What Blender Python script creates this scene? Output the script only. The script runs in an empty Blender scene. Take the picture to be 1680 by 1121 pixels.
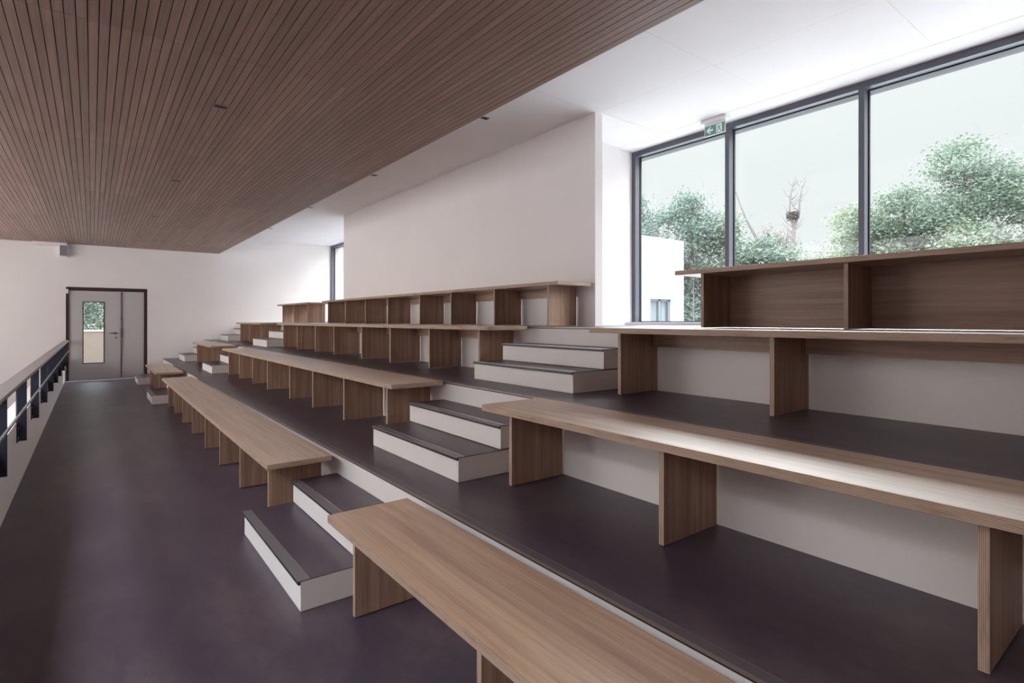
import bpy, bmesh, math, random
from mathutils import Vector, Matrix
random.seed(7)
S = bpy.context.scene
C = S.collection

# ------------------------------------------------------------------ camera
cam = bpy.data.cameras.new('camera'); camo = bpy.data.objects.new('camera', cam); C.objects.link(camo)
cam.sensor_width = 36.0; cam.lens = 896.0 / 1680 * 36
cam.shift_y = -34.65 / 1680
cam.clip_start = 0.05; cam.clip_end = 400
EYE = 1.5525
camo.location = (0, 0, EYE)
camo.rotation_euler = (math.pi / 2, 0, -0.6557)
S.camera = camo

# ------------------------------------------------------------------ sky, sun, exposure
SKY_BASE, SKY_GLOW, SKY_TOP = 0.68, 4.4, 9.0
W = bpy.data.worlds.new('sky'); S.world = W; W.use_nodes = True
wn = W.node_tree.nodes; wl = W.node_tree.links
bg = wn['Background']
# hazy overcast sky: pale towards the trees (+x), brighter overhead; glow at -x added to light the room from the left
_tc = wn.new('ShaderNodeTexCoord'); _sp = wn.new('ShaderNodeSeparateXYZ'); wl.new(_tc.outputs['Generated'], _sp.inputs[0])
def _range(sock, a, b, c, d):
    n = wn.new('ShaderNodeMapRange'); n.interpolation_type = 'SMOOTHSTEP'
    for i, v in enumerate((a, b, c, d)): n.inputs[i + 1].default_value = v
    wl.new(sock, n.inputs[0]); return n.outputs[0]
_glow = _range(_sp.outputs[0], 0.1, -0.9, 0.0, SKY_GLOW)
_top = _range(_sp.outputs[2], 0.33, 0.80, 0.0, SKY_TOP)
_dt = wn.new('ShaderNodeVectorMath'); _dt.operation = 'DOT_PRODUCT'; wl.new(_tc.outputs['Generated'], _dt.inputs[0]); _dt.inputs[1].default_value = Vector((0.70, 0.42, 0.71)).normalized()
_sheen_lobe = _range(_dt.outputs['Value'], 0.925, 0.995, 0.0, 30.0)  # bright lobe added above the visible sky, puts the sheen on the seats
def _tint(val, col, prev):
    v = wn.new('ShaderNodeVectorMath'); v.operation = 'MULTIPLY_ADD'
    v.inputs[0].default_value = col
    if hasattr(val, 'links'): wl.new(val, v.inputs[1])
    else: v.inputs[1].default_value = (val, val, val)
    if prev is None: v.inputs[2].default_value = (0, 0, 0)
    else: wl.new(prev, v.inputs[2])
    return v.outputs[0]
_c = _tint(SKY_BASE, (0.95, 0.99, 1.0), None)
_c = _tint(_glow, (1.0, 0.93, 0.90), _c)
_c = _tint(_top, (0.84, 0.95, 1.10), _c)
_c = _tint(_sheen_lobe, (1.0, 0.98, 0.96), _c)
wl.new(_c, bg.inputs['Color'])
bg.inputs['Strength'].default_value = 1.0
def sun(name, direction, strength, angle, color):
    l = bpy.data.lights.new(name, 'SUN'); l.energy = strength; l.angle = math.radians(angle); l.color = color
    o = bpy.data.objects.new(name, l); C.objects.link(o)
    o.rotation_euler = Vector(direction).to_track_quat('-Z', 'Y').to_euler(); o.location = (9, 0, 9)
    return o
sun('hazy_sun', (-0.54, 0.72, -0.42), 2.3, 30, (1.0, 0.97, 0.94))
S.view_settings.view_transform = 'Standard'; S.view_settings.look = 'None'
S.view_settings.gamma = 1; S.view_settings.use_curve_mapping = False
S.view_settings.exposure = 0.52
try:
    S.cycles.max_bounces = 12; S.cycles.diffuse_bounces = 8; S.cycles.transparent_max_bounces = 16
except Exception: pass

# ------------------------------------------------------------------ materials
def new_mat(name):
    m = bpy.data.materials.new(name); m.use_nodes = True
    nt = m.node_tree
    return m, nt, nt.nodes['Principled BSDF']
def nd(nt, typ, **kw):
    n = nt.nodes.new(typ)
    for k, v in kw.items(): setattr(n, k, v)
    return n
def plain(name, col, rough=0.6, metal=0.0, spec=0.5, bump=0.0, bscale=200):
    m, nt, p = new_mat(name)
    p.inputs['Base Color'].default_value = (*col, 1); p.inputs['Roughness'].default_value = rough
    p.inputs['Metallic'].default_value = metal; p.inputs['Specular IOR Level'].default_value = spec
    if bump:
        tc = nd(nt, 'ShaderNodeTexCoord'); no = nd(nt, 'ShaderNodeTexNoise'); no.inputs['Scale'].default_value = bscale
        bu = nd(nt, 'ShaderNodeBump'); bu.inputs['Strength'].default_value = bump; bu.inputs['Distance'].default_value = 0.002
        nt.links.new(tc.outputs['Object'], no.inputs['Vector']); nt.links.new(no.outputs['Fac'], bu.inputs['Height'])
        nt.links.new(bu.outputs['Normal'], p.inputs['Normal'])
    return m
def ramp(nt, stops):
    r = nd(nt, 'ShaderNodeValToRGB')
    e = r.color_ramp.elements
    while len(e) > 1: e.remove(e[-1])
    e[0].position = stops[0][0]; e[0].color = (*stops[0][1], 1)
    for pos, c in stops[1:]:
        x = e.new(pos); x.color = (*c, 1)
    return r
def noise(nt, scale_vec, scale=1.0, detail=4.0, rough=0.6, dist=0.0, vec=None):
    tc = nd(nt, 'ShaderNodeTexCoord'); mp = nd(nt, 'ShaderNodeMapping')
    mp.inputs['Scale'].default_value = scale_vec
    nt.links.new(vec if vec else tc.outputs['Object'], mp.inputs['Vector'])
    no = nd(nt, 'ShaderNodeTexNoise'); no.inputs['Scale'].default_value = scale
    no.inputs['Detail'].default_value = detail; no.inputs['Roughness'].default_value = rough
    no.inputs['Distortion'].default_value = dist
    nt.links.new(mp.outputs['Vector'], no.inputs['Vector'])
    return no
def mixc(nt, a, b, fac, mode='MIX'):
    m = nd(nt, 'ShaderNodeMix', data_type='RGBA', blend_type=mode)
    for sock, v in ((m.inputs[0], fac), (m.inputs[6], a), (m.inputs[7], b)):
        if hasattr(v, 'links'): nt.links.new(v, sock)
        elif isinstance(v, (int, float)): sock.default_value = v
        else: sock.default_value = (*v, 1)
    return m.outputs[2]

def veneer(name, axis, dark, mid, light, rough=0.42, coat=0.0, fine=1.0):
    """oak veneer with its grain along one axis"""
    m, nt, p = new_mat(name)
    sv = {'x': (0.7, 22, 22), 'y': (22, 0.7, 22), 'z': (22, 22, 0.7)}[axis]
    sf = {'x': (4, 260, 260), 'y': (260, 4, 260), 'z': (260, 260, 4)}[axis]
    n1 = noise(nt, sv, 1.0, 5, 0.62, 0.6)
    r1 = ramp(nt, [(0.34, dark), (0.50, mid), (0.66, light)])
    nt.links.new(n1.outputs['Fac'], r1.inputs['Fac'])
    n2 = noise(nt, sf, 1.0, 3, 0.6)
    r2 = ramp(nt, [(0.35, (0.80, 0.78, 0.76)), (0.6, (1.0, 1.0, 1.0))])
    nt.links.new(n2.outputs['Fac'], r2.inputs['Fac'])
    c = mixc(nt, r1.outputs['Color'], r2.outputs['Color'], 0.8 * fine, 'MULTIPLY')
    nt.links.new(c, p.inputs['Base Color'])
    p.inputs['Roughness'].default_value = rough
    p.inputs['Coat Weight'].default_value = coat; p.inputs['Coat Roughness'].default_value = 0.36
    bu = nd(nt, 'ShaderNodeBump'); bu.inputs['Strength'].default_value = 0.06; bu.inputs['Distance'].default_value = 0.001
    nt.links.new(n2.outputs['Fac'], bu.inputs['Height']); nt.links.new(bu.outputs['Normal'], p.inputs['Normal'])
    return m
def ply(name, axis, pitch, offset=0.0):
    """edge of plywood: thin plies stacked along one axis"""
    m, nt, p = new_mat(name)
    tc = nd(nt, 'ShaderNodeTexCoord'); sp = nd(nt, 'ShaderNodeSeparateXYZ'); nt.links.new(tc.outputs['Object'], sp.inputs[0])
    mu = nd(nt, 'ShaderNodeMath', operation='MULTIPLY'); mu.inputs[1].default_value = 2 * math.pi / pitch
    nt.links.new(sp.outputs[{'x': 0, 'y': 1, 'z': 2}[axis]], mu.inputs[0])
    si = nd(nt, 'ShaderNodeMath', operation='SINE'); nt.links.new(mu.outputs[0], si.inputs[0])
    mr = nd(nt, 'ShaderNodeMapRange'); mr.inputs[1].default_value = -1; mr.inputs[2].default_value = 1
    nt.links.new(si.outputs[0], mr.inputs[0])
    r = ramp(nt, [(0.0, (0.26, 0.165, 0.12)), (0.45, (0.40, 0.27, 0.20)), (1.0, (0.56, 0.41, 0.31))])
    nt.links.new(mr.outputs[0], r.inputs['Fac'])
    sv = (6, 6, 60) if axis == 'z' else (60, 60, 6)
    n1 = noise(nt, sv, 1.0, 4, 0.6)
    r2 = ramp(nt, [(0.30, (0.55, 0.5, 0.47)), (0.5, (1, 1, 1))])
    nt.links.new(n1.outputs['Fac'], r2.inputs['Fac'])
    c = mixc(nt, r.outputs['Color'], r2.outputs['Color'], 0.7, 'MULTIPLY')
    nt.links.new(c, p.inputs['Base Color']); p.inputs['Roughness'].default_value = 0.55
    return m

M = {}
def wall_mat(name, col, rough=0.85):
    m, nt, p = new_mat(name)
    n = noise(nt, (1, 1, 1), 1.3, 3, 0.5)
    r = ramp(nt, [(0.3, tuple(c * 0.965 for c in col)), (0.7, col)])
    nt.links.new(n.outputs['Fac'], r.inputs['Fac']); nt.links.new(r.outputs['Color'], p.inputs['Base Color'])
    p.inputs['Roughness'].default_value = rough
    n2 = noise(nt, (1, 1, 1), 260, 2, 0.5)
    bu = nd(nt, 'ShaderNodeBump'); bu.inputs['Strength'].default_value = 0.12; bu.inputs['Distance'].default_value = 0.001
    nt.links.new(n2.outputs['Fac'], bu.inputs['Height']); nt.links.new(bu.outputs['Normal'], p.inputs['Normal'])
    return m
M['wall'] = wall_mat('white_wall_paint', (0.81, 0.760, 0.752))
M['ceil'] = wall_mat('white_ceiling_board', (0.84, 0.815, 0.82))
M['riser'] = wall_mat('painted_plaster_riser', (0.75, 0.697, 0.672))
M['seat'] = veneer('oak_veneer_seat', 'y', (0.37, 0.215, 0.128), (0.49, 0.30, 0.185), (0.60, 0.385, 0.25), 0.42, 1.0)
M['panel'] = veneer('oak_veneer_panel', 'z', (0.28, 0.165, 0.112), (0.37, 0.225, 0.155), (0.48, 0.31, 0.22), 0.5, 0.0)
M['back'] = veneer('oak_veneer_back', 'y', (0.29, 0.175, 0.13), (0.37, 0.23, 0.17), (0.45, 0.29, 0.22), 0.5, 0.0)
M['ply_z'] = ply('plywood_edge_flat', 'z', 0.0058)
M['ply_y'] = ply('plywood_edge_upright', 'y', 0.0050)
M['frame'] = plain('anthracite_window_frame', (0.085, 0.087, 0.11), 0.42, 0.0, 0.5)
M['sash'] = plain('black_gasket', (0.02, 0.02, 0.028), 0.5)
M['sill'] = plain('white_sill', (0.78, 0.80, 0.83), 0.35)
M['fin'] = plain('navy_black_steel', (0.012, 0.014, 0.032), 0.45)
M['rail'] = plain('brushed_grey_metal', (0.42, 0.39, 0.38), 0.42, 0.6)
M['bolt'] = plain('zinc_bolt', (0.5, 0.5, 0.52), 0.35, 0.8)
M['nosing'] = plain('aluminium_nosing', (0.20, 0.18, 0.19), 0.4, 0.25)
M['band'] = plain('grey_vinyl_insert', (0.11, 0.092, 0.106), 0.42, 0.0, 0.5, 0.4, 400)
M['edge'] = plain('tarnished_edge_profile', (0.30, 0.23, 0.20), 0.4, 0.5)
M['nosing_dark'] = plain('black_nosing_lip', (0.02, 0.016, 0.022), 0.5)
M['bright'] = plain('bright_aluminium', (0.7, 0.68, 0.68), 0.25, 0.9)
M['door'] = plain('pale_grey_door_paint', (0.50, 0.465, 0.475), 0.5)
M['doorframe'] = plain('dark_oxblood_frame', (0.045, 0.018, 0.022), 0.45)
M['rod'] = plain('grey_steel_rod', (0.16, 0.155, 0.20), 0.4, 0.4)
M['metal'] = plain('satin_steel', (0.34, 0.32, 0.33), 0.3, 0.9)
M['black'] = plain('black_recess', (0.006, 0.006, 0.012), 0.6)
M['spotrim'] = plain('pale_spot_trim', (0.35, 0.31, 0.32), 0.5)
M['white'] = plain('white_plastic', (0.80, 0.79, 0.80), 0.4)
M['speaker_grille'] = plain('grey_speaker_grille', (0.30, 0.28, 0.31), 0.6, 0.2)
M['green'] = plain('exit_green', (0.10, 0.30, 0.235), 0.4)
M['pict'] = plain('exit_white', (0.85, 0.9, 0.9), 0.4)
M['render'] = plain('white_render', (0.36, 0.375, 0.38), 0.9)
M['curtain'] = plain('pale_curtain', (0.16, 0.19, 0.20), 0.9)
M['extframe'] = plain('grey_exterior_frame', (0.10, 0.115, 0.13), 0.5)
M['low_bounce'] = plain('low_bounce_dark', (0.10, 0.07, 0.06), 0.6)  # dark finish made up for the unseen near left wall, cuts its bounce
M['beige'] = plain('beige_panel', (0.10, 0.076, 0.056), 0.8)
M['bark'] = plain('grey_bark', (0.10, 0.088, 0.084), 0.9)
M['twig'] = plain('brown_twigs', (0.045, 0.034, 0.034), 0.9)
M['groove'] = plain('dark_batten_backing', (0.035, 0.018, 0.016), 0.9)
M['gap'] = plain('grey_ceiling_gap', (0.12, 0.115, 0.12), 0.9)

def lino():
    m, nt, p = new_mat('aubergine_linoleum')
    a = noise(nt, (1, 0.45, 1), 2.2, 6, 0.62, 0.4)
    r = ramp(nt, [(0.30, (0.062, 0.046, 0.070)), (0.52, (0.088, 0.064, 0.083)), (0.75, (0.140, 0.102, 0.108))])
    nt.links.new(a.outputs['Fac'], r.inputs['Fac'])
    b = noise(nt, (1, 0.5, 1), 14, 6, 0.7, 0.8)
    r2 = ramp(nt, [(0.35, (0.80, 0.80, 0.84)), (0.65, (1.12, 1.08, 1.04))])
    nt.links.new(b.outputs['Fac'], r2.inputs['Fac'])
    c = mixc(nt, r.outputs['Color'], r2.outputs['Color'], 0.9, 'MULTIPLY')
    nt.links.new(c, p.inputs['Base Color'])
    rr = nd(nt, 'ShaderNodeMapRange'); rr.inputs[3].default_value = 0.30; rr.inputs[4].default_value = 0.46
    nt.links.new(b.outputs['Fac'], rr.inputs[0]); nt.links.new(rr.outputs[0], p.inputs['Roughness'])
    n2 = noise(nt, (1, 1, 1), 35, 3, 0.5)
    bu = nd(nt, 'ShaderNodeBump'); bu.inputs['Strength'].default_value = 0.08; bu.inputs['Distance'].default_value = 0.003
    nt.links.new(n2.outputs['Fac'], bu.inputs['Height']); nt.links.new(bu.outputs['Normal'], p.inputs['Normal'])
    return m
M['lino'] = lino()

PITCH = 0.0592
def ceiling_wood():
    """battens: the grain runs along y and every batten, and every panel of battens, has its own tone"""
    m, nt, p = new_mat('oak_ceiling_battens')
    tc = nd(nt, 'ShaderNodeTexCoord')
    dv = nd(nt, 'ShaderNodeVectorMath', operation='DIVIDE'); dv.inputs[1].default_value = (PITCH, 2.95, 100)
    ad = nd(nt, 'ShaderNodeVectorMath', operation='ADD'); ad.inputs[1].default_value = (0.5, 40 - 1.5 / 2.95, 0)
    fl = nd(nt, 'ShaderNodeVectorMath', operation='FLOOR')
    nt.links.new(tc.outputs['Object'], dv.inputs[0]); nt.links.new(dv.outputs[0], ad.inputs[0]); nt.links.new(ad.outputs[0], fl.inputs[0])
    wnz = nd(nt, 'ShaderNodeTexWhiteNoise'); nt.links.new(fl.outputs[0], wnz.inputs['Vector'])
    dv2 = nd(nt, 'ShaderNodeVectorMath', operation='DIVIDE'); dv2.inputs[1].default_value = (PITCH * 10, 2.95, 100)
    ad2 = nd(nt, 'ShaderNodeVectorMath', operation='ADD'); ad2.inputs[1].default_value = (0.05, 40 - 1.5 / 2.95, 0)
    fl2 = nd(nt, 'ShaderNodeVectorMath', operation='FLOOR')
    nt.links.new(tc.outputs['Object'], dv2.inputs[0]); nt.links.new(dv2.outputs[0], ad2.inputs[0]); nt.links.new(ad2.outputs[0], fl2.inputs[0])
    wn2 = nd(nt, 'ShaderNodeTexWhiteNoise'); nt.links.new(fl2.outputs[0], wn2.inputs['Vector'])
    n1 = noise(nt, (40, 1.2, 40), 1.0, 4, 0.6, 0.3)
    r1 = ramp(nt, [(0.30, (0.26, 0.155, 0.125)), (0.55, (0.325, 0.20, 0.16)), (0.75, (0.39, 0.25, 0.205))])
    nt.links.new(n1.outputs['Fac'], r1.inputs['Fac'])
    ra = ramp(nt, [(0, (0.88, 0.88, 0.88)), (1, (1.08, 1.08, 1.08))]); nt.links.new(wnz.outputs['Value'], ra.inputs['Fac'])
    rb = ramp(nt, [(0, (0.86, 0.85, 0.86)), (1, (1.06, 1.06, 1.06))]); nt.links.new(wn2.outputs['Value'], rb.inputs['Fac'])
    c = mixc(nt, r1.outputs['Color'], ra.outputs['Color'], 1.0, 'MULTIPLY')
    c = mixc(nt, c, rb.outputs['Color'], 1.0, 'MULTIPLY')
    nt.links.new(c, p.inputs['Base Color']); p.inputs['Roughness'].default_value = 0.45
    return m
M['batten'] = ceiling_wood()

def glass():
    m, nt, p = new_mat('window_glass')
    nt.nodes.remove(p)
    out = nt.nodes['Material Output']
    t = nd(nt, 'ShaderNodeBsdfTransparent'); t.inputs[0].default_value = (0.97, 0.985, 0.98, 1)
    g = nd(nt, 'ShaderNodeBsdfGlossy'); g.inputs['Roughness'].default_value = 0.02
    # Schlick reflectance, the same on both faces of the sheet
    ge = nd(nt, 'ShaderNodeNewGeometry')
    dt = nd(nt, 'ShaderNodeVectorMath', operation='DOT_PRODUCT'); nt.links.new(ge.outputs['Incoming'], dt.inputs[0]); nt.links.new(ge.outputs['Normal'], dt.inputs[1])
    ab = nd(nt, 'ShaderNodeMath', operation='ABSOLUTE'); nt.links.new(dt.outputs['Value'], ab.inputs[0])
    om = nd(nt, 'ShaderNodeMath', operation='SUBTRACT'); om.inputs[0].default_value = 1.0; nt.links.new(ab.outputs[0], om.inputs[1])
    pw = nd(nt, 'ShaderNodeMath', operation='POWER'); pw.inputs[1].default_value = 5.0; nt.links.new(om.outputs[0], pw.inputs[0])
    lw = nd(nt, 'ShaderNodeMath', operation='MULTIPLY_ADD'); lw.inputs[1].default_value = 0.93; lw.inputs[2].default_value = 0.035; nt.links.new(pw.outputs[0], lw.inputs[0])
    mx = nd(nt, 'ShaderNodeMixShader')
    nt.links.new(lw.outputs[0], mx.inputs[0]); nt.links.new(t.outputs[0], mx.inputs[1]); nt.links.new(g.outputs[0], mx.inputs[2])
    nt.links.new(mx.outputs[0], out.inputs['Surface'])
    return m
M['glass'] = glass()

def leaf_mat(name, a, b, c):
    m, nt, p = new_mat(name)
    ge = nd(nt, 'ShaderNodeNewGeometry')
    r = ramp(nt, [(0, a), (0.5, b), (1, c)])
    nt.links.new(ge.outputs['Random Per Island'], r.inputs['Fac'])
    nt.links.new(r.outputs['Color'], p.inputs['Base Color'])
    p.inputs['Roughness'].default_value = 0.6
    out = nt.nodes['Material Output']
    tr = nd(nt, 'ShaderNodeBsdfTranslucent'); nt.links.new(r.outputs['Color'], tr.inputs[0])
    mx = nd(nt, 'ShaderNodeMixShader'); mx.inputs[0].default_value = 0.4
    nt.links.new(p.outputs[0], mx.inputs[1]); nt.links.new(tr.outputs[0], mx.inputs[2]); nt.links.new(mx.outputs[0], out.inputs['Surface'])
    return m
M['leaf_cool'] = leaf_mat('cool_green_leaves', (0.050, 0.078, 0.062), (0.085, 0.124, 0.098), (0.14, 0.185, 0.15))
M['leaf_mid'] = leaf_mat('mid_green_leaves', (0.056, 0.080, 0.056), (0.094, 0.126, 0.090), (0.15, 0.19, 0.135))
M['leaf_warm'] = leaf_mat('yellow_green_leaves', (0.080, 0.103, 0.064), (0.128, 0.158, 0.102), (0.195, 0.23, 0.155))
M['leaf_dry'] = leaf_mat('brown_buds', (0.08, 0.065, 0.06), (0.12, 0.10, 0.09), (0.16, 0.15, 0.12))
def ground_mat():
    m, nt, p = new_mat('gravel_and_grass')
    n = noise(nt, (1, 1, 1), 0.6, 6, 0.6)
    r = ramp(nt, [(0.35, (0.25, 0.27, 0.24)), (0.6, (0.36, 0.355, 0.36))])
    nt.links.new(n.outputs['Fac'], r.inputs['Fac']); nt.links.new(r.outputs['Color'], p.inputs['Base Color'])
    p.inputs['Roughness'].default_value = 0.95
    return m
M['ground'] = ground_mat()

# ------------------------------------------------------------------ mesh helpers
class MB:
    """collects shapes, then links them as ONE mesh object"""
    def __init__(s): s.bm = bmesh.new(); s.mats = []
    def mi(s, m):
        if m not in s.mats: s.mats.append(m)
        return s.mats.index(m)
    def box(s, x0, x1, y0, y1, z0, z1, m='wall', fx=None, fy=None, fz=None, top=None):
        """fx / fy / fz: material of the faces looking along that axis"""
        v = [s.bm.verts.new((x, y, z)) for x in (x0, x1) for y in (y0, y1) for z in (z0, z1)]
        F = [((0, 1, 3, 2), fx), ((4, 6, 7, 5), fx), ((0, 4, 5, 1), fy), ((2, 3, 7, 6), fy), ((0, 2, 6, 4), fz), ((1, 5, 7, 3), top or fz)]
        for idx, mm in F:
            f = s.bm.faces.new([v[i] for i in idx]); f.material_index = s.mi(mm or m)
        return s
    def prism(s, pts, axis, a, b, m):
        """extrude a closed 2D outline from a to b along an axis"""
        def P(p, t):
            return {'x': (t, p[0], p[1]), 'y': (p[0], t, p[1]), 'z': (p[0], p[1], t)}[axis]
        A = [s.bm.verts.new(P(p, a)) for p in pts]; B = [s.bm.verts.new(P(p, b)) for p in pts]
        k = s.mi(m); n = len(pts)
        for f in (A, B[::-1]):
            s.bm.faces.new(f).material_index = k
        for i in range(n):
            s.bm.faces.new((A[i], B[i], B[(i + 1) % n], A[(i + 1) % n])).material_index = k
        return s
    def tube(s, pts, radii, m, seg=6):
        rings = []
        for i, p in enumerate(pts):
            p = Vector(p)
            d = Vector(pts[min(i + 1, len(pts) - 1)]) - Vector(pts[max(i - 1, 0)])
            d.normalize()
            up = Vector((0, 0, 1)) if abs(d.z) < 0.9 else Vector((1, 0, 0))
            a = d.cross(up).normalized(); b = d.cross(a)
            r = radii[i] if isinstance(radii, (list, tuple)) else radii
            rings.append([s.bm.verts.new(p + a * math.cos(t * 2 * math.pi / seg) * r + b * math.sin(t * 2 * math.pi / seg) * r) for t in range(seg)])
        k = s.mi(m)
        for i in range(len(rings) - 1):
            for t in range(seg):
                s.bm.faces.new((rings[i][t], rings[i][(t + 1) % seg], rings[i + 1][(t + 1) % seg], rings[i + 1][t])).material_index = k
        for r in (rings[0][::-1], rings[-1]): s.bm.faces.new(r).material_index = k
        return s
    def build(s, name, parent=None, bevel=0.0):
        bmesh.ops.recalc_face_normals(s.bm, faces=s.bm.faces)
        me = bpy.data.meshes.new(name); s.bm.to_mesh(me); s.bm.free()
        for m in s.mats: me.materials.append(M[m])
        o = bpy.data.objects.new(name, me); C.objects.link(o)
        if parent:
            o.parent = parent
            # parts are modelled in world coordinates
            o.matrix_parent_inverse = parent.matrix_basis.inverted()
        if bevel:
            b = o.modifiers.new('soft_edges', 'BEVEL'); b.width = bevel; b.segments = 2; b.limit_method = 'ANGLE'; b.angle_limit = math.radians(50)
            b.harden_normals = False
        return o
def tag(o, label, cat, group=None, kind=None):
    o['label'] = label; o['category'] = cat
    if group: o['group'] = group
    if kind: o['kind'] = kind
    return o
def thing(name, loc, label, cat, group=None):
    o = bpy.data.objects.new(name, None); C.objects.link(o); o.location = loc; o.empty_display_size = 0.1
    return tag(o, label, cat, group)
def struct(o):
    o['kind'] = 'structure'; return o

# ------------------------------------------------------------------ dimensions (metres, x to the windows, y to the door)
H = 0.495                       # tier height
ST = H / 3                      # step height
TR = 0.34                       # step tread
RX = [1.560, 2.570, 3.598]      # riser planes
XF = [1.003, 2.031, 3.060, 4.088]  # front edges of the seats
SW = [0.472, 0.505, 0.500, 0.530]  # seat depths
YE = 17.8                       # end wall
YB = -5.0                       # wall behind the viewpoint
XW = 4.642                      # partition wall
XWIN = 6.20                     # window frames
ZC = 3.98                       # white ceiling
ZW = 3.49                       # underside of the battens
XC = 2.935                      # edge of the battened ceiling
YP0, YP1 = 4.447, 12.45         # ends of the partition wall
XL = -4.5                       # wall across the void

# ------------------------------------------------------------------ floors and tiers
struct(MB().box(-0.70, RX[0] + 0.02, YB, YE, -0.25, 0.0, 'wall', fz='lino').build('floor'))
for i in range(3):
    x1 = RX[i + 1] + 0.02 if i < 2 else XWIN + 0.25
    struct(MB().box(RX[i], x1, YB, YE, (i + 1) * H - 0.55, (i + 1) * H, 'riser', fz='lino').build('floor'))
    z = (i + 1) * H
    t = MB()
    t.box(RX[i] - 0.003, RX[i] + 0.042, YB, YE, z, z + 0.0025, 'band')
    t.box(RX[i] - 0.011, RX[i] - 0.003, YB, YE, z - 0.007, z + 0.003, 'edge')
    t.box(RX[i] - 0.010, RX[i] - 0.001, YB, YE, z - 0.014, z - 0.007, 'nosing_dark')
    t.box(RX[i] + 0.042, RX[i] + 0.044, YB, YE, z, z + 0.003, 'edge')
    struct(t.build('trim_%d' % (i + 1)))
# room under the void on the left
struct(MB().box(XL - 0.2, -0.70, YB, YE, -3.4, -3.2, 'lino').build('floor'))
# upstand that carries the railing
struct(MB().box(-0.70, -0.545, YB, YE, -3.2, 0.62, 'wall').build('wall_upstand'))

# ------------------------------------------------------------------ walls
# end wall with the door opening
w = MB()
DX0, DX1, DZ = -0.522, 1.195, 2.405
w.box(XL, DX0, YE, YE + 0.22, -3.4, ZC + 0.3)
w.box(DX1, XWIN + 0.4, YE, YE + 0.22, -0.2, ZC + 0.3)
w.box(DX0, DX1, YE, YE + 0.22, DZ, ZC + 0.3)
struct(w.build('wall_end'))
# skirting that steps up along the end wall
b = MB()
for x0, x1, z in ((DX1 + 0.02, RX[0] - 0.02, 0), (RX[0], RX[1] - 0.02, H), (RX[1], RX[2] - 0.02, 2 * H), (RX[2], XWIN, 3 * H)):
    b.box(x0, x1, YE - 0.014, YE, z + 0.004, z + 0.064, 'white')
struct(b.build('baseboard_end'))
# partition wall with its return
w = MB()
w.box(XW, XW + 0.12, YP0, YP1, 3 * H, ZC)
w.box(XW + 0.12, 5.90, YP0 + 0.71, YP1 - 0.1, 3 * H, ZC)
w.box(5.90, XWIN + 0.13, YP0 + 0.765, YP1 - 0.1, 3 * H, ZC)
struct(w.build('wall_partition'))
struct(MB().box(XWIN - 0.05, XWIN + 0.4, YB, -2.19, 3 * H, ZC).build('wall_right'))
# wall behind
struct(MB().box(XL - 0.2, XWIN + 0.4, YB - 0.2, YB, -3.4, ZC + 0.3, 'batten').build('wall_back'))
YV, YV1, ZV0, ZV1 = 6.0, 16.6, 0.7, 3.44
# left wall, unseen, open above a parapet for the added glazing
w = MB()
w.box(XL - 0.2, XL, YB, YE + 0.2, -3.4, ZV0)
w.box(XL - 0.2, XL, YB, YE + 0.2, ZV1, ZC + 0.3)
w.box(XL - 0.2, XL, YB, YV, ZV0, ZV1, 'low_bounce')
w.box(XL - 0.2, XL, YV1, YE + 0.2, ZV0, ZV1)
w.box(XL - 2.6, XL - 0.2, YB, YE + 0.2, 3.6, 3.8)   # added eaves, unseen, keep the high sky off the end wall
struct(w.build('wall_left'))

# ------------------------------------------------------------------ ceilings
# battened ceiling: every batten is a strip, with joints every three metres
c = MB()
c.box(-2.30, XC - 0.004, YB, YE, ZW + 0.016, ZC, 'ceil', fz='groove')
joints = [YB, -4.4, -1.45, 1.5, 4.45, 7.42, 10.35, 13.3, 16.25, YE]
k = 0
x = XC
while x > -2.3:
    for a, b_ in zip(joints[:-1], joints[1:]):
        c.box(x - PITCH + 0.0056, x, a + 0.001, b_ - 0.001, ZW, ZW + 0.017, 'batten')
    x -= PITCH
c.box(XC, XC + 0.008, YB, YE, ZW + 0.002, ZC, 'ceil')
struct(c.build('ceiling'))
YS = 8.2     # the void is roofed beyond here and has the added rooflight before it
struct(MB().box(XL - 0.2, -2.31, YS, YE + 0.2, ZW + 0.1, ZC, 'ceil').build('ceiling'))
# white ceiling in boards with fine joints
c = MB()
c.box(XC - 0.1, XWIN + 0.5, YB, YE, ZC + 0.012, ZC + 0.2, 'gap')
g = 0.0009
ys = [YB, -1.3, 0.12, 1.55, 2.95, 4.42, 5.85, 7.25, 8.7, 10.1, 11.55, 12.95, 14.4, 15.8, YE]
xs = [XC - 0.05, 4.69, 5.875]
for xa, xb in zip(xs[:-1], xs[1:]):
    for a, b_ in zip(ys[:-1], ys[1:]):
        ga = 0.003 if (xa > 4.6 and abs(a - 4.42) < 0.01) else g
        gb = 0.003 if (xa > 4.6 and abs(b_ - 4.42) < 0.01) else g
        c.box(xa + g, xb - g, a + ga, b_ - gb, ZC, ZC + 0.013, 'ceil')
c.box(5.881, XWIN + 0.14, YB, YE, ZC, ZC + 0.013, 'ceil')
struct(c.build('ceiling'))
# shallow boxed beam under the battens at the end wall
struct(MB().box(-1.16, -0.50, YE - 0.16, YE, ZW - 0.085, ZW, 'wall').build('trim_4'))

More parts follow.
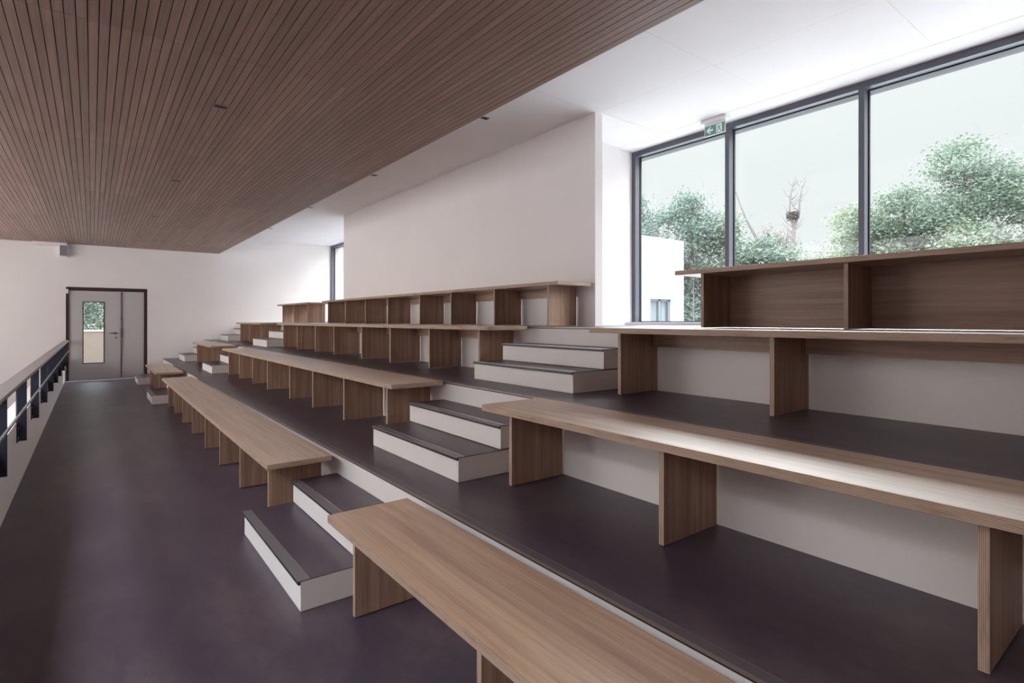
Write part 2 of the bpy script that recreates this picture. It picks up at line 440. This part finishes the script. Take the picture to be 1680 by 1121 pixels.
# ------------------------------------------------------------------ windows
def window(name, y_hi, y_lo, mullions, seed=0):
    root = bpy.data.objects.new(name, None); C.objects.link(root); root.location = (XWIN, y_lo, 3 * H); struct(root)
    zb, zt = 3 * H + 0.003, ZC - 0.002
    f = MB()
    D = 0.13
    f.box(XWIN, XWIN + D, y_lo, y_hi, zt - 0.070, zt, 'frame')                 # head
    f.box(XWIN + 0.02, XWIN + D, y_lo, y_hi, zb, zb + 0.044, 'frame')          # foot
    f.box(XWIN, XWIN + D, y_hi - 0.064, y_hi, zb, zt - 0.07, 'frame')
    f.box(XWIN, XWIN + D, y_lo, y_lo + 0.064, zb, zt - 0.07, 'frame')
    for m in mullions: f.box(XWIN, XWIN + D, m - 0.054, m, zb, zt - 0.07, 'frame')
    f.build('window_frame', root)
    edges = [y_hi - 0.064] + [v for m in mullions for v in (m, m - 0.054)] + [y_lo + 0.064]
    for a, b_ in zip(edges[0::2], edges[1::2]):
        s = MB()
        for (u0, u1, z0, z1) in ((a - 0.012, a, zb + 0.044, zt - 0.07), (b_, b_ + 0.012, zb + 0.044, zt - 0.07), (b_ + 0.012, a - 0.012, zt - 0.082, zt - 0.07), (b_ + 0.012, a - 0.012, zb + 0.044, zb + 0.054)):
            s.box(XWIN + 0.098, XWIN + D - 0.004, u0, u1, z0, z1, 'sash')
        gk = s.build('window_gasket', root)
        MB().box(XWIN + 0.108, XWIN + 0.114, b_ + 0.012, a - 0.012, zb + 0.054, zt - 0.082, 'glass').build('window_pane', gk)
    MB().box(XWIN - 0.13, XWIN + 0.02, y_lo, y_hi, zb, zb + 0.040, 'sill').build('window_sill', root)
window('window_1', 5.211, -2.18, [3.744, 2.262, 0.785, -0.70])
window('window_2', YE - 0.002, 12.36, [16.3, 14.82, 13.35])
# added glazing band across the void, unseen, lets in daylight from the left
root = bpy.data.objects.new('added_glazing', None); C.objects.link(root); root.location = (XL, YV, ZV0); struct(root)
f = MB()
f.box(XL - 0.16, XL - 0.04, YV, YV1, ZV0, ZV0 + 0.06, 'frame').box(XL - 0.16, XL - 0.04, YV, YV1, ZV1 - 0.06, ZV1, 'frame')
yy = YV
while yy < YV1:
    f.box(XL - 0.16, XL - 0.04, yy, yy + 0.06, ZV0 + 0.06, ZV1 - 0.06, 'frame'); yy += 1.41
f.build('window_frame', root)
MB().box(XL - 0.12, XL - 0.11, YV, YV1, ZV0 + 0.06, ZV1 - 0.06, 'glass').build('window_pane', root)

# added rooflight over the void, unseen, brings daylight to the step fronts
root = bpy.data.objects.new('added_rooflight', None); C.objects.link(root); root.location = (-3.4, 1.5, ZC); struct(root)
f = MB()
f.box(XL, XL + 0.08, YB, YS, ZC - 0.1, ZC, 'frame').box(-2.39, -2.31, YB, YS, ZC - 0.1, ZC, 'frame')
yy = YB
while yy < YS:
    f.box(XL + 0.08, -2.39, yy, yy + 0.06, ZC - 0.1, ZC, 'frame'); yy += 2.19
f.build('window_frame', root)
MB().box(XL + 0.08, -2.39, YB, YS, ZC - 0.04, ZC - 0.03, 'glass').build('window_pane', root)

# ------------------------------------------------------------------ door
dr = bpy.data.objects.new('door_1', None); C.objects.link(dr); dr.location = (0.3, YE, 0); struct(dr)
y0 = YE + 0.05
f = MB()
f.box(DX0 + 0.002, -0.464, y0 - 0.03, y0 + 0.09, 0, DZ, 'doorframe').box(1.122, DX1 - 0.002, y0 - 0.03, y0 + 0.09, 0, DZ, 'doorframe').box(-0.464, 1.122, y0 - 0.03, y0 + 0.09, 2.315, DZ, 'doorframe')
f.build('door_frame', dr)
gx0, gx1, gz0, gz1, gm = -0.190, 0.262, 0.435, 2.040, 1.272
l = MB()
l.box(-0.462, gx0, y0, y0 + 0.06, 0.012, 2.312, 'door').box(gx1, 0.556, y0, y0 + 0.06, 0.012, 2.312, 'door')
l.box(gx0, gx1, y0, y0 + 0.06, 0.012, gz0, 'door').box(gx0, gx1, y0, y0 + 0.06, gz1, 2.312, 'door')
leaf = l.build('door_leaf', dr)
g = MB()
for a in ((gx0, gx0 + 0.02, gz0, gz1), (gx1 - 0.02, gx1, gz0, gz1), (gx0 + 0.02, gx1 - 0.02, gz0, gz0 + 0.02), (gx0 + 0.02, gx1 - 0.02, gz1 - 0.02, gz1)):
    g.box(a[0], a[1], y0 - 0.008, y0 + 0.062, a[2], a[3], 'doorframe')
g.build('glazing_bead', leaf)
MB().box(gx0 + 0.02, gx1 - 0.02, y0 + 0.02, y0 + 0.03, gz0 + 0.02, gz1 - 0.02, 'glass').build('door_glass', leaf)
hb = MB()
hb.tube([(0.500, y0 - 0.001, 1.215), (0.500, y0 - 0.055, 1.215)], 0.011, 'metal', 10)
hb.tube([(0.506, y0 - 0.05, 1.213), (0.43, y0 - 0.052, 1.222), (0.345, y0 - 0.05, 1.228)], [0.012, 0.011, 0.009], 'metal', 10)
hb.tube([(0.500, y0 - 0.012, 1.215), (0.500, y0 - 0.0, 1.215)], 0.027, 'metal', 16)
hb.build('door_handle', leaf)
MB().tube([(0.500, y0 - 0.014, 1.10), (0.500, y0 - 0.0, 1.10)], 0.025, 'metal', 16).build('lock_rose', leaf)
l2 = MB().box(0.562, 1.120, y0, y0 + 0.06, 0.012, 2.312, 'door')
leaf2 = l2.build('door_leaf', dr)
MB().box(0.552, 0.604, y0 - 0.012, y0 + 0.0, 0.012, 2.312, 'door').build('astragal', leaf2)
r = MB().box(0.618, 0.634, y0 - 0.022, y0 - 0.001, 0.03, 2.27, 'rod')
r.box(0.606, 0.648, y0 - 0.03, y0 - 0.001, 2.235, 2.29, 'rod').box(0.610, 0.644, y0 - 0.03, y0 - 0.001, 1.58, 1.64, 'rod').box(0.606, 0.648, y0 - 0.045, y0 - 0.001, 1.10, 1.34, 'rod')
r.build('bolt_rod', leaf2)
MB().box(-0.46, 1.12, y0 - 0.035, y0 + 0.06, 0.0, 0.011, 'rod').build('threshold', dr)
MB().box(DX0 + 0.004, DX0 + 0.05, y0 - 0.075, y0 - 0.031, 2.235, 2.345, 'white').build('door_contact', dr)

# ------------------------------------------------------------------ steps between the benches
def steps(row, ylo, yhi, label, group):
    z = row * H; R = RX[row] - 0.002
    root = thing('step_block', (R - TR, (ylo + yhi) / 2, z), label, 'steps', group)
    for k in (0, 1):
        x0 = R - (2 - k) * TR
        z0 = z + 0.001 if k == 0 else z + ST + 0.0035; zt = z + ST * (k + 1)
        b = MB().box(x0, R, ylo, yhi, z0, zt - 0.004, 'riser').build('step', root, 0.004)
        # tread sheet, cut by hand so its side edge wanders a little
        pts = []
        n = 14
        for i in range(n + 1):
            pts.append((x0 + 0.05 + (R - x0 - 0.052) * i / n, ylo + 0.001 - random.random() * 0.004))
        poly = pts + [(R - 0.002, yhi - 0.001), (x0 + 0.05, yhi - 0.001)]
        MB().prism(poly, 'z', zt - 0.0035, zt, 'lino').build('tread', b)
        nz = MB()
        nz.box(x0 - 0.012, x0 + 0.046, ylo - 0.001, yhi + 0.001, zt - 0.0035, zt + 0.002, 'nosing')
        nz.box(x0 - 0.012, x0 - 0.001, ylo - 0.001, yhi + 0.001, zt - 0.019, zt - 0.0035, 'nosing_dark')
        nz.box(x0 + 0.046, x0 + 0.050, ylo - 0.001, yhi + 0.001, zt - 0.0035, zt + 0.003, 'bright')
        nz.build('nosing_strip', b)
where = ['leading up from the corridor floor', 'on the first tier', 'on the second tier']
for i, (a, b_) in enumerate(((2.985, 4.325), (3.025, 4.38), (3.025, 4.385))):
    steps(i, a, b_, ['nearest pair of white steps, rising off the corridor floor', 'pair of white steps in the near aisle on the first tier', 'pair of white steps in the near aisle just below the top tier'][i], 'white steps with dark treads in the aisles')
for i, (a, b_) in enumerate(((12.0, 13.2), (12.22, 13.40), (12.25, 13.5))):
    steps(i, a, b_, ['small far pair of steps on the corridor floor before the short low bench', 'small far pair of steps on the first tier between two benches', 'small far pair of steps on the second tier between two benches'][i], 'white steps with dark treads in the aisles')
for i, (a, b_) in enumerate(((15.9, 17.1), (16.25, 17.3), (16.4, 17.4))):
    steps(i, a, b_, ['farthest steps on the corridor floor, beside the door', 'farthest steps on the first tier against the end wall', 'farthest steps on the second tier against the end wall'][i], 'white steps with dark treads in the aisles')

# ------------------------------------------------------------------ benches
def bench(row, ylo, yhi, panels, label, group, joints=(), back=None):
    z = row * H; x0 = XF[row]; x1 = x0 + SW[row]
    root = thing('bench', (x0 + 0.25, (ylo + yhi) / 2, z), label, 'bench', group)
    R = RX[row] if row < 3 else XW
    cuts = [ylo] + sorted(joints) + [yhi]
    for a, b_ in zip(cuts[:-1], cuts[1:]):
        e = 0.0008
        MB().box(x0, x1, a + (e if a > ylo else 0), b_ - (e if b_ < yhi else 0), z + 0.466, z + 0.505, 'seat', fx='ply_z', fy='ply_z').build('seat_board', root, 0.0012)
    for p in panels:
        xb = min(x1, R) - 0.012 if row == 3 else (x1 + 0.012 if row == 0 else R - 0.022)
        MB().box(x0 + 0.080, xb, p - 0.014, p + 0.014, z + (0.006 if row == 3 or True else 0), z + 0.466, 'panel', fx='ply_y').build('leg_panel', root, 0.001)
    ps = sorted(panels)
    for a, b_ in zip(ps[:-1], ps[1:]):
        if back == 'full':
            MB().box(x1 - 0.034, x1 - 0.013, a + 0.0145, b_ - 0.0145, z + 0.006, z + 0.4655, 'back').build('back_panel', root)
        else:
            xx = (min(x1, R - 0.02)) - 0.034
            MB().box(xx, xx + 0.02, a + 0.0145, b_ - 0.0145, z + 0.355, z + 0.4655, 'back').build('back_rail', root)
    return root
NR = 'long benches of the near block'
NL = 'long benches of the middle block'
NF = 'short benches of the far block'
pr = [2.760, 1.599, 0.434, -0.73, -1.895]
ye_ = -2.2
lab = ['long plywood bench nearest the viewer, standing on the corridor floor in the near block', 'long plywood bench of the near block on the first tier, glossy in the light', 'long plywood bench of the near block on the second tier', 'topmost bench of the near block, with full back panels, under the big window']
for i, yh in enumerate((2.93, 2.966, 2.997, 2.952)):
    bench(i, ye_, yh, [p - (0.03 if i == 3 and p == 2.760 else 0) for p in pr], lab[i], NR, back='full' if i == 3 else None)
pl = [[4.51, 5.53, 6.54, 7.48, 8.56, 9.56, 10.6, 11.5],
      [4.60, 5.66, 6.69, 7.65, 8.84, 9.80, 10.83, 11.8],
      [4.64, 5.68, 6.74, 7.70, 8.87, 9.81, 10.88, 11.85],
      [4.74, 5.80, 6.89, 7.85, 9.04, 10.05, 11.09, 12.15]]
lab = ['long low bench of the middle block on the corridor floor, with seams across its seat', 'long bench of the middle block on the first tier', 'long bench of the middle block on the second tier', 'topmost bench of the middle block, standing against the windowless wall']
for i, (a, b_) in enumerate(((4.205, 11.72), (4.33, 11.99), (4.368, 12.02), (4.485, 12.30))):
    bench(i, a, b_, pl[i], lab[i], NL, joints=[(6.04, 8.06, 10.09), (6.17, 8.24, 10.3), (6.21, 8.28, 10.35), (6.35, 8.45, 10.57)][i])
pf = [[13.30, 14.45, 15.40], [13.57, 14.74, 15.84], [13.74, 14.92, 15.97], [13.62, 14.72, 15.8]]
lab = ['short bench of the far block on the corridor floor, nearest the door', 'short bench of the far block on the first tier', 'short bench of the far block on the second tier', 'short topmost bench of the far block, its end panel lit pale by the far window']
for i, (a, b_) in enumerate(((12.93, 15.52), (13.28, 15.95), (13.45, 16.08), (13.36, 16.04))):
    bench(i, a, b_, pf[i], lab[i], NF)

# ------------------------------------------------------------------ railing
rl = thing('railing', (-0.51, 9, 0.4), 'navy steel railing with flat grey handrail along the left of the corridor', 'railing')
hj = [2.45, 5.22, 8.0, 10.75, 13.5, 16.25, YE - 0.03]
for a, b_ in zip(hj[:-1], hj[1:]):
    MB().box(-0.566, -0.456, a + 0.003, b_ - 0.003, 1.022, 1.05, 'rail').build('handrail', rl, 0.002)
MB().box(-0.532, -0.470, 2.45, YE - 0.03, 1.004, 1.0215, 'fin').build('rail_bar', rl)
MB().box(-0.476, -0.462, 2.45, YE - 0.03, 0.770, 0.788, 'rail').build('mid_rail', rl)
yy = [3.79 + 1.4755 * k for k in range(10)]
for y in yy:
    if y > YE - 0.1: continue
    p = MB().box(-0.5445, -0.477, y - 0.006, y + 0.006, 0.443, 1.004, 'fin').build('baluster', rl)
    br = MB().box(-0.5445, -0.536, y - 0.05, y - 0.0065, 0.435, 0.60, 'fin').build('bracket', rl)
    for z in (0.475, 0.565):
        MB().tube([(-0.536, y - 0.03, z), (-0.528, y - 0.03, z)], 0.008, 'bolt', 8).build('bolt', br)
    MB().tube([(-0.541, y - 0.10, 0.623), (-0.541, y - 0.10, 0.70), (-0.541, y - 0.10, 1.02)], 0.004, 'fin', 6).build('rod', rl)

# ------------------------------------------------------------------ ceiling spots, loudspeaker, exit sign
def spot(x, y, z, label, group, wdt, dep):
    r = thing('ceiling_spotlight', (x, y, z), label, 'ceiling light', group)
    m = MB(); t = 0.006
    m.box(x - wdt / 2 - t, x + wdt / 2 + t, y - dep / 2 - t, y - dep / 2, z - 0.004, z, 'spotrim').box(x - wdt / 2 - t, x + wdt / 2 + t, y + dep / 2, y + dep / 2 + t, z - 0.004, z, 'spotrim')
    m.box(x - wdt / 2 - t, x - wdt / 2, y - dep / 2, y + dep / 2, z - 0.004, z, 'spotrim').box(x + wdt / 2, x + wdt / 2 + t, y - dep / 2, y + dep / 2, z - 0.004, z, 'spotrim')
    m.build('trim_ring', r)
    MB().box(x - wdt / 2, x + wdt / 2, y - dep / 2, y + dep / 2, z - 0.0025, z - 0.0005, 'black').build('aperture', r)
order = ['nearest', 'second', 'third', 'farthest']
for k, y in enumerate((5.53, 8.84, 12.10, 15.36)):
    spot(0.925, y, ZW, order[k] + ' small black slot light recessed in the wooden batten ceiling', 'slot lights in the wooden ceiling', 0.10, 0.072)
for k, y in enumerate((5.39, 8.63, 11.95, 15.3)):
    spot(3.735, y, ZC, order[k] + ' small black light in the white ceiling beside the edge of the wooden one', 'small lights in the white ceiling', 0.085, 0.065)
s = thing('wall_loudspeaker', (-0.57, YE - 0.1, 3.15), 'small grey loudspeaker box high on the end wall left of the door', 'loudspeaker')
MB().prism([(-0.655, YE - 0.002), (-0.480, YE - 0.002), (-0.480, YE - 0.16), (-0.640, YE - 0.20)], 'z', 3.150, 3.435, 'white').build('cabinet', s, 0.004)
MB().prism([(-0.486, YE - 0.164), (-0.632, YE - 0.2015), (-0.632, YE - 0.206), (-0.486, YE - 0.169)], 'z', 3.168, 3.42, 'speaker_grille').build('grille', s)

sg = thing('exit_sign', (5.93, 3.71, ZC), 'green emergency exit sign with running figure and arrow hanging before the window head', 'exit sign')
MB().box(5.885, 5.975, 3.545, 3.875, ZC - 0.045, ZC - 0.001, 'white').build('housing', sg, 0.003)
MB().box(5.926, 5.934, 3.575, 3.850, 3.782, ZC - 0.045, 'white').build('sign_plate', sg)
MB().box(5.9235, 5.9255, 3.583, 3.842, 3.792, 3.905, 'green').build('sign_face', sg)
def SG(pts, name, m, x, s0=3.842, z0=3.792, w_=0.259, h_=0.113):
    q = [(s0 - p[0] * w_, z0 + p[1] * h_) for p in pts]
    MB().prism(q, 'x', x, x + 0.0005, m).build(name, sg)
SG([(0.07, 0.5), (0.24, 0.86), (0.32, 0.86), (0.21, 0.60), (0.42, 0.60), (0.42, 0.40), (0.21, 0.40), (0.32, 0.14), (0.24, 0.14)], 'arrow', 'pict', 5.9228)
SG([(0.58, 0.06), (0.87, 0.06), (0.87, 0.94), (0.58, 0.94)], 'door_symbol', 'pict', 5.9228)
man = MB()
def add(pts):
    man.prism([(3.842 - p[0] * 0.259, 3.792 + p[1] * 0.113) for p in pts], 'x', 5.9220, 5.9226, 'green')
add([(0.700 + 0.022 * math.cos(t), 0.84 + 0.055 * math.sin(t)) for t in [k * math.pi / 5 for k in range(10)]])   # head
add([(0.69, 0.74), (0.76, 0.72), (0.77, 0.50), (0.71, 0.46)])                                                # trunk
add([(0.70, 0.74), (0.63, 0.66), (0.61, 0.50), (0.635, 0.50), (0.66, 0.62), (0.71, 0.66)])                   # front arm
add([(0.75, 0.72), (0.83, 0.62), (0.85, 0.66), (0.78, 0.76)])                                                # rear arm
add([(0.71, 0.47), (0.64, 0.36), (0.61, 0.14), (0.645, 0.14), (0.68, 0.32), (0.75, 0.42)])                   # front leg
add([(0.73, 0.50), (0.78, 0.50), (0.80, 0.32), (0.86, 0.18), (0.83, 0.14), (0.76, 0.28)])                    # rear leg
man.build('running_figure', sg)

# crumbs of plaster swept against the top tier edge behind the benches
cb = MB()
for k in range(260):
    y = -0.6 + random.random() * 3.35; x = RX[2] + 0.02 + random.random() ** 2 * 0.12; r = 0.0015 + random.random() ** 3 * 0.006
    z = 3 * H + 0.0046
    vs = [(x + r * random.uniform(.6, 1.2) * a, y + r * random.uniform(.6, 1.4) * b_) for a, b_ in ((-1, -1), (1, -1), (1, 1), (-1, 1))]
    cb.prism(vs, 'z', z, z + r, 'white')
tag(cb.build('plaster_crumbs'), 'scattered white plaster crumbs along the edge of the top tier below the window', 'crumbs', kind='stuff')

# ------------------------------------------------------------------ outside
struct(MB().box(XWIN + 0.45, 120, -60, 90, -0.5, 0.2, 'ground').build('ground'))
struct(MB().box(-60, XWIN + 0.4, YE + 0.25, 90, -0.5, -0.03, 'ground').build('ground'))
bl = thing('annex_building', (17, 16, 0.2), 'white rendered flat-roofed building seen through the left pane of the big window', 'building')
BX1, BY0, BT = 19.84, 13.88, 4.90
w = MB()
wx0, wx1, wz0, wz1 = 17.62, 19.02, 0.5, 2.42
w.box(10.5, wx0, BY0, BY0 + 0.3, 0.2, BT, 'render').box(wx1, BX1, BY0, BY0 + 0.3, 0.2, BT, 'render').box(wx0, wx1, BY0, BY0 + 0.3, wz1, BT, 'render').box(wx0, wx1, BY0, BY0 + 0.3, 0.2, wz0, 'render')
w.box(10.5, BX1, BY0 + 0.3, BY0 + 9, 0.2, BT - 0.02, 'render')
w.build('walls', bl)
f = MB()
y = BY0 + 0.10
f.box(wx0, wx0 + 0.07, y, y + 0.08, wz0, wz1, 'extframe').box(wx1 - 0.12, wx1, y, y + 0.08, wz0, wz1, 'extframe').box(wx0, wx1, y, y + 0.08, wz1 - 0.08, wz1, 'extframe').box(18.28, 18.40, y, y + 0.08, wz0, wz1, 'extframe')
wf = f.build('window', bl)
cu = MB()
n = 60
pts = [(wx0 + 0.02 + (wx1 - wx0 - 0.04) * i / n, y + 0.13 + 0.018 * math.sin(i * 1.9)) for i in range(n + 1)]
cu.prism(pts + [(p[0], p[1] + 0.01) for p in pts[::-1]], 'z', wz0, wz1, 'curtain')
cu.build('curtain', wf)
pb = thing('parapet_wall', (0.1, 22, 0), 'beige parapet panel outside the glazed door', 'wall panel')
MB().box(-3, 4.5, 22, 22.12, -0.03, 1.20, 'beige').build('panel', pb)
MB().box(-3, 4.5, 21.97, 22.15, 1.20, 1.245, 'render').build('coping', pb)

def leaf_cloud(blobs, n, size, m, name, parent):
    """blobs: (centre, radii); leaves sit mostly on the shell of each blob, in tufts"""
    rnd = random.Random(len(blobs) * 31 + n)
    vol = [b[1][0] * b[1][1] + b[1][1] * b[1][2] for b in blobs]; tot = sum(vol)
    verts = []; faces = []
    for (c, r), v in zip(blobs, vol):
        tufts = max(4, int(2.2 * n * v / tot / 14))
        for _ in range(tufts):
            while True:
                d = Vector((rnd.gauss(0, 1), rnd.gauss(0, 1), rnd.gauss(0, 1)))
                if d.length > 0.01: break
            d.normalize()
            k = 0.35 + 0.70 * rnd.random()
            t = Vector((c[0] + d.x * r[0] * k, c[1] + d.y * r[1] * k, c[2] + d.z * r[2] * k))
            sp = size * 2.2
            for _ in range(14):
                p = t + Vector((rnd.gauss(0, sp), rnd.gauss(0, sp), rnd.gauss(0, sp * 0.55)))
                a = Vector((rnd.gauss(0, 1), rnd.gauss(0, 1), rnd.gauss(0, 0.5))).normalized()
                b_ = a.cross(Vector((rnd.gauss(0, 1), rnd.gauss(0, 1), rnd.gauss(0, 1)))).normalized()
                L = size * rnd.uniform(0.6, 1.3); Wd = L * 0.5
                i = len(verts)
                verts += [p, p + a * L * 0.5 + b_ * Wd * 0.5, p + a * L, p + a * L * 0.5 - b_ * Wd * 0.5]
                faces.append((i, i + 1, i + 2, i + 3))
    me = bpy.data.meshes.new(name); me.from_pydata([tuple(v) for v in verts], [], faces); me.materials.append(M[m])
    o = bpy.data.objects.new(name, me); C.objects.link(o)
    o.parent = parent; o.matrix_parent_inverse = parent.matrix_basis.inverted()
    return o
def limbs(x, y, z0, top, r0, n, spread, parent, name='trunk', m='bark', start=0.35, seed=1):
    rnd = random.Random(seed)
    t = MB()
    t.tube([(x, y, z0), (x + 0.1 * r0 / .2, y, z0 + (top - z0) * 0.5), (x + .05, y, top)], [r0, r0 * 0.65, r0 * 0.12], m, 7)
    for k in range(n):
        f0 = start + (0.95 - start) * k / n
        zb = z0 + (top - z0) * f0; a = rnd.uniform(0, 2 * math.pi); L = spread * (1.15 - f0) * rnd.uniform(0.7, 1.2)
        p0 = Vector((x, y, zb)); p1 = p0 + Vector((math.cos(a) * L * .5, math.sin(a) * L * .5, L * 0.35)); p2 = p0 + Vector((math.cos(a) * L, math.sin(a) * L, L * rnd.uniform(.5, 1.0)))
        rr = r0 * 0.42 * (1.1 - f0)
        t.tube([p0, p1, p2], [rr, rr * .6, rr * .15], m, 5)
        for _ in range(2):
            b_ = rnd.uniform(0, 2 * math.pi); l2 = L * .4
            q = p1 + Vector((math.cos(b_) * l2, math.sin(b_) * l2, l2 * .6))
            t.tube([p1, q], [rr * .4, rr * .1], m, 4)
    return t.build(name, parent)
def tree(x, y, top, half, n, label, m='leaf_mid', low=0.8, size=0.19, seed=3, squash=1.0, holes=1.0):
    rnd = random.Random(seed)
    root = thing('leafy_tree', (x, y, 0.2), label, 'tree', 'trees beyond the windows')
    limbs(x, y, 0.15, top - 0.5, 0.20, 9, half * 1.0, root, seed=seed)
    blobs = []
    nb = int(20 * holes)
    for k in range(nb):
        f_ = (k + 0.5) / nb
        z = low + (top - low) * f_
        prof = math.sin(math.pi * min(1, 0.18 + 0.80 * f_) ** squash) ** 0.7 * (1.0 if f_ < .9 else .75)
        R_ = half * prof
        a = rnd.uniform(0, 2 * math.pi) ; rr = R_ * rnd.uniform(0.25, 0.75)
        br = half * rnd.uniform(0.26, 0.42) * (0.6 + 0.5 * prof)
        blobs.append(((x + math.cos(a) * rr, y + math.sin(a) * rr, min(z, top - br * .5)), (br, br, br * 0.62)))
    for k in range(nb // 2):
        z = low + (top - low) * rnd.uniform(0.05, .8)
        a = rnd.uniform(0, 2 * math.pi); rr = half * rnd.uniform(.6, .95); br = half * rnd.uniform(.16, .28)
        blobs.append(((x + math.cos(a) * rr, y + math.sin(a) * rr, z), (br, br, br * .45)))
    leaf_cloud(blobs, n, size, m, 'foliage', root)
    return root
tree(25.6, 21.6, 9.0, 3.0, 11000, 'rounded blue-green tree above the white building, left of the others', 'leaf_cool', 1.5, seed=11)
tree(27.3, 18.6, 8.7, 2.6, 10000, 'blue-green tree right behind the corner of the white building', 'leaf_cool', 1.0, seed=12)
tree(27.8, 16.6, 7.2, 2.1, 8000, 'pale green tree beside the first window mullion', 'leaf_mid', 0.6, seed=13)
tree(29.2, 15.3, 5.9, 1.9, 7000, 'low cool green bush just right of the first window mullion', 'leaf_cool', 0.6, seed=14)
tree(29.0, 13.7, 5.3, 1.7, 5500, 'low feathery bush at the foot of the tree with the nest', 'leaf_mid', 0.5, seed=15)
tree(35.6, 12.8, 8.2, 3.0, 9000, 'loose olive-green tree left of the second window mullion', 'leaf_warm', 1.8, seed=16)
tree(35.2, 10.6, 8.8, 2.7, 8500, 'pale green tree just right of the second window mullion', 'leaf_mid', 1.0, seed=17)
tree(37.6, 8.4, 11.3, 4.4, 20000, 'tallest tree, broad and light green, in the right pane', 'leaf_mid', 1.6, seed=18, squash=0.8, holes=1.5)
tree(36.5, 4.4, 9.3, 3.4, 11000, 'yellow-green tree at the far right edge of the window', 'leaf_warm', 1.0, seed=19)
tree(33.5, 7.6, 6.2, 2.6, 8000, 'low yellow-green bush in front of the tallest tree', 'leaf_warm', 0.6, seed=20)
tree(0.6, 26.5, 4.6, 2.8, 9000, 'green tree seen through the glass of the door', 'leaf_mid', 0.4, 0.10, seed=21)
tree(-1.9, 27.5, 4.9, 2.6, 7000, 'green bush left of the one behind the door glass', 'leaf_cool', 0.4, 0.10, seed=22)

# bare tree with a nest
nt_ = thing('bare_tree', (45.6, 21.7, 0.2), 'slender bare tree carrying a dark nest in its fork', 'tree', 'bare trees beyond the window')
t = MB()
X0, Y0 = 45.6, 21.7
ux, uy = 0.79 * 1.0, -0.61   # to the right as seen from inside
def P(s, z, d=0): return (X0 + ux * s, Y0 + uy * s, z)
t.tube([P(0, 0.2), P(0.05, 5.5), P(0.25, 8.6), P(0.45, 9.6)], [0.30, 0.24, 0.18, 0.15], 'bark', 7)
t.tube([P(0.30, 9.2), P(-0.05, 10.6), P(0.05, 12.0), P(0.3, 13.0), P(0.5, 13.5)], [0.13, 0.10, 0.08, 0.05, 0.02], 'bark', 6)
t.tube([P(0.45, 9.5), P(0.75, 10.4), P(0.80, 11.5), P(0.95, 12.3), P(1.35, 13.2)], [0.13, 0.10, 0.08, 0.05, 0.02], 'bark', 6)
rnd = random.Random(5)
for k in range(34):
    z = 6.5 + 6.4 * rnd.random(); s0 = 0.2 if rnd.random() < .5 else 0.8
    if z < 9.3: s0 = 0.2
    dr_ = rnd.choice((-1, 1)); L = rnd.uniform(0.5, 1.5) * (1.2 - z / 18)
    t.tube([P(s0, z), P(s0 + dr_ * L * .6, z + L * .5), P(s0 + dr_ * L, z + L * 1.2)], [0.035, 0.022, 0.01], 'bark', 4)
t.build('trunk', nt_)
ns = MB()
for k in range(170):
    a = rnd.uniform(0, math.pi * 2); b_ = rnd.uniform(0, math.pi * 2); r = 0.48; z = 10.15 + rnd.gauss(0, 0.14)
    c0 = P(0.22, z)
    p = (c0[0] + r * math.cos(a), c0[1] + r * math.sin(a), z); q = (c0[0] + r * math.cos(b_), c0[1] + r * math.sin(b_), z + rnd.uniform(-.12, .2))
    ns.tube([p, q], 0.025, 'twig', 4)
tag(ns.build('bird_nest'), 'dark twig nest in the fork of the slender bare tree', 'nest')
# leaning, nearly leafless tree
lt = thing('bare_tree', (39.2, 19.9, 0.2), 'leaning thin tree with sparse brown buds right of the first mullion', 'tree', 'bare trees beyond the window')
X0, Y0 = 39.2, 19.9
t = MB()
t.tube([P(0, 0.2), P(-0.3, 5.0), P(-0.9, 7.0), P(-2.0, 9.0), P(-2.7, 10.9)], [0.22, 0.18, 0.13, 0.08, 0.03], 'bark', 6)
t.tube([P(0, 0.2), P(0.6, 4.0), P(0.9, 6.5), P(1.1, 8.2)], [0.16, 0.12, 0.07, 0.02], 'bark', 6)
bl_ = []
for k in range(46):
    s0 = rnd.uniform(-0.9, 0.8); z = rnd.uniform(4.8, 7.3); L = rnd.uniform(.5, 1.4); a = rnd.uniform(-1.2, 1.6)
    e = P(s0 + math.sin(a) * L, z + math.cos(a) * L * 1.1)
    t.tube([P(s0, z), P(s0 + math.sin(a) * L * .5, z + math.cos(a) * L * .6), e], [0.035, 0.025, 0.01], 'bark', 4)
    bl_.append((e, (0.32, 0.32, 0.25)))
t.build('trunk', lt)
leaf_cloud(bl_, 2600, 0.13, 'leaf_dry', 'buds', lt)
# small pale sapling in front of the hedge
sp = thing('bare_sapling', (22.6, 15.3, 0.2), 'small pale bare sapling just right of the white building', 'tree')
limbs(22.6, 15.3, 0.2, 3.5, 0.05, 12, 1.0, sp, 'branches', 'bark', 0.3, 9)
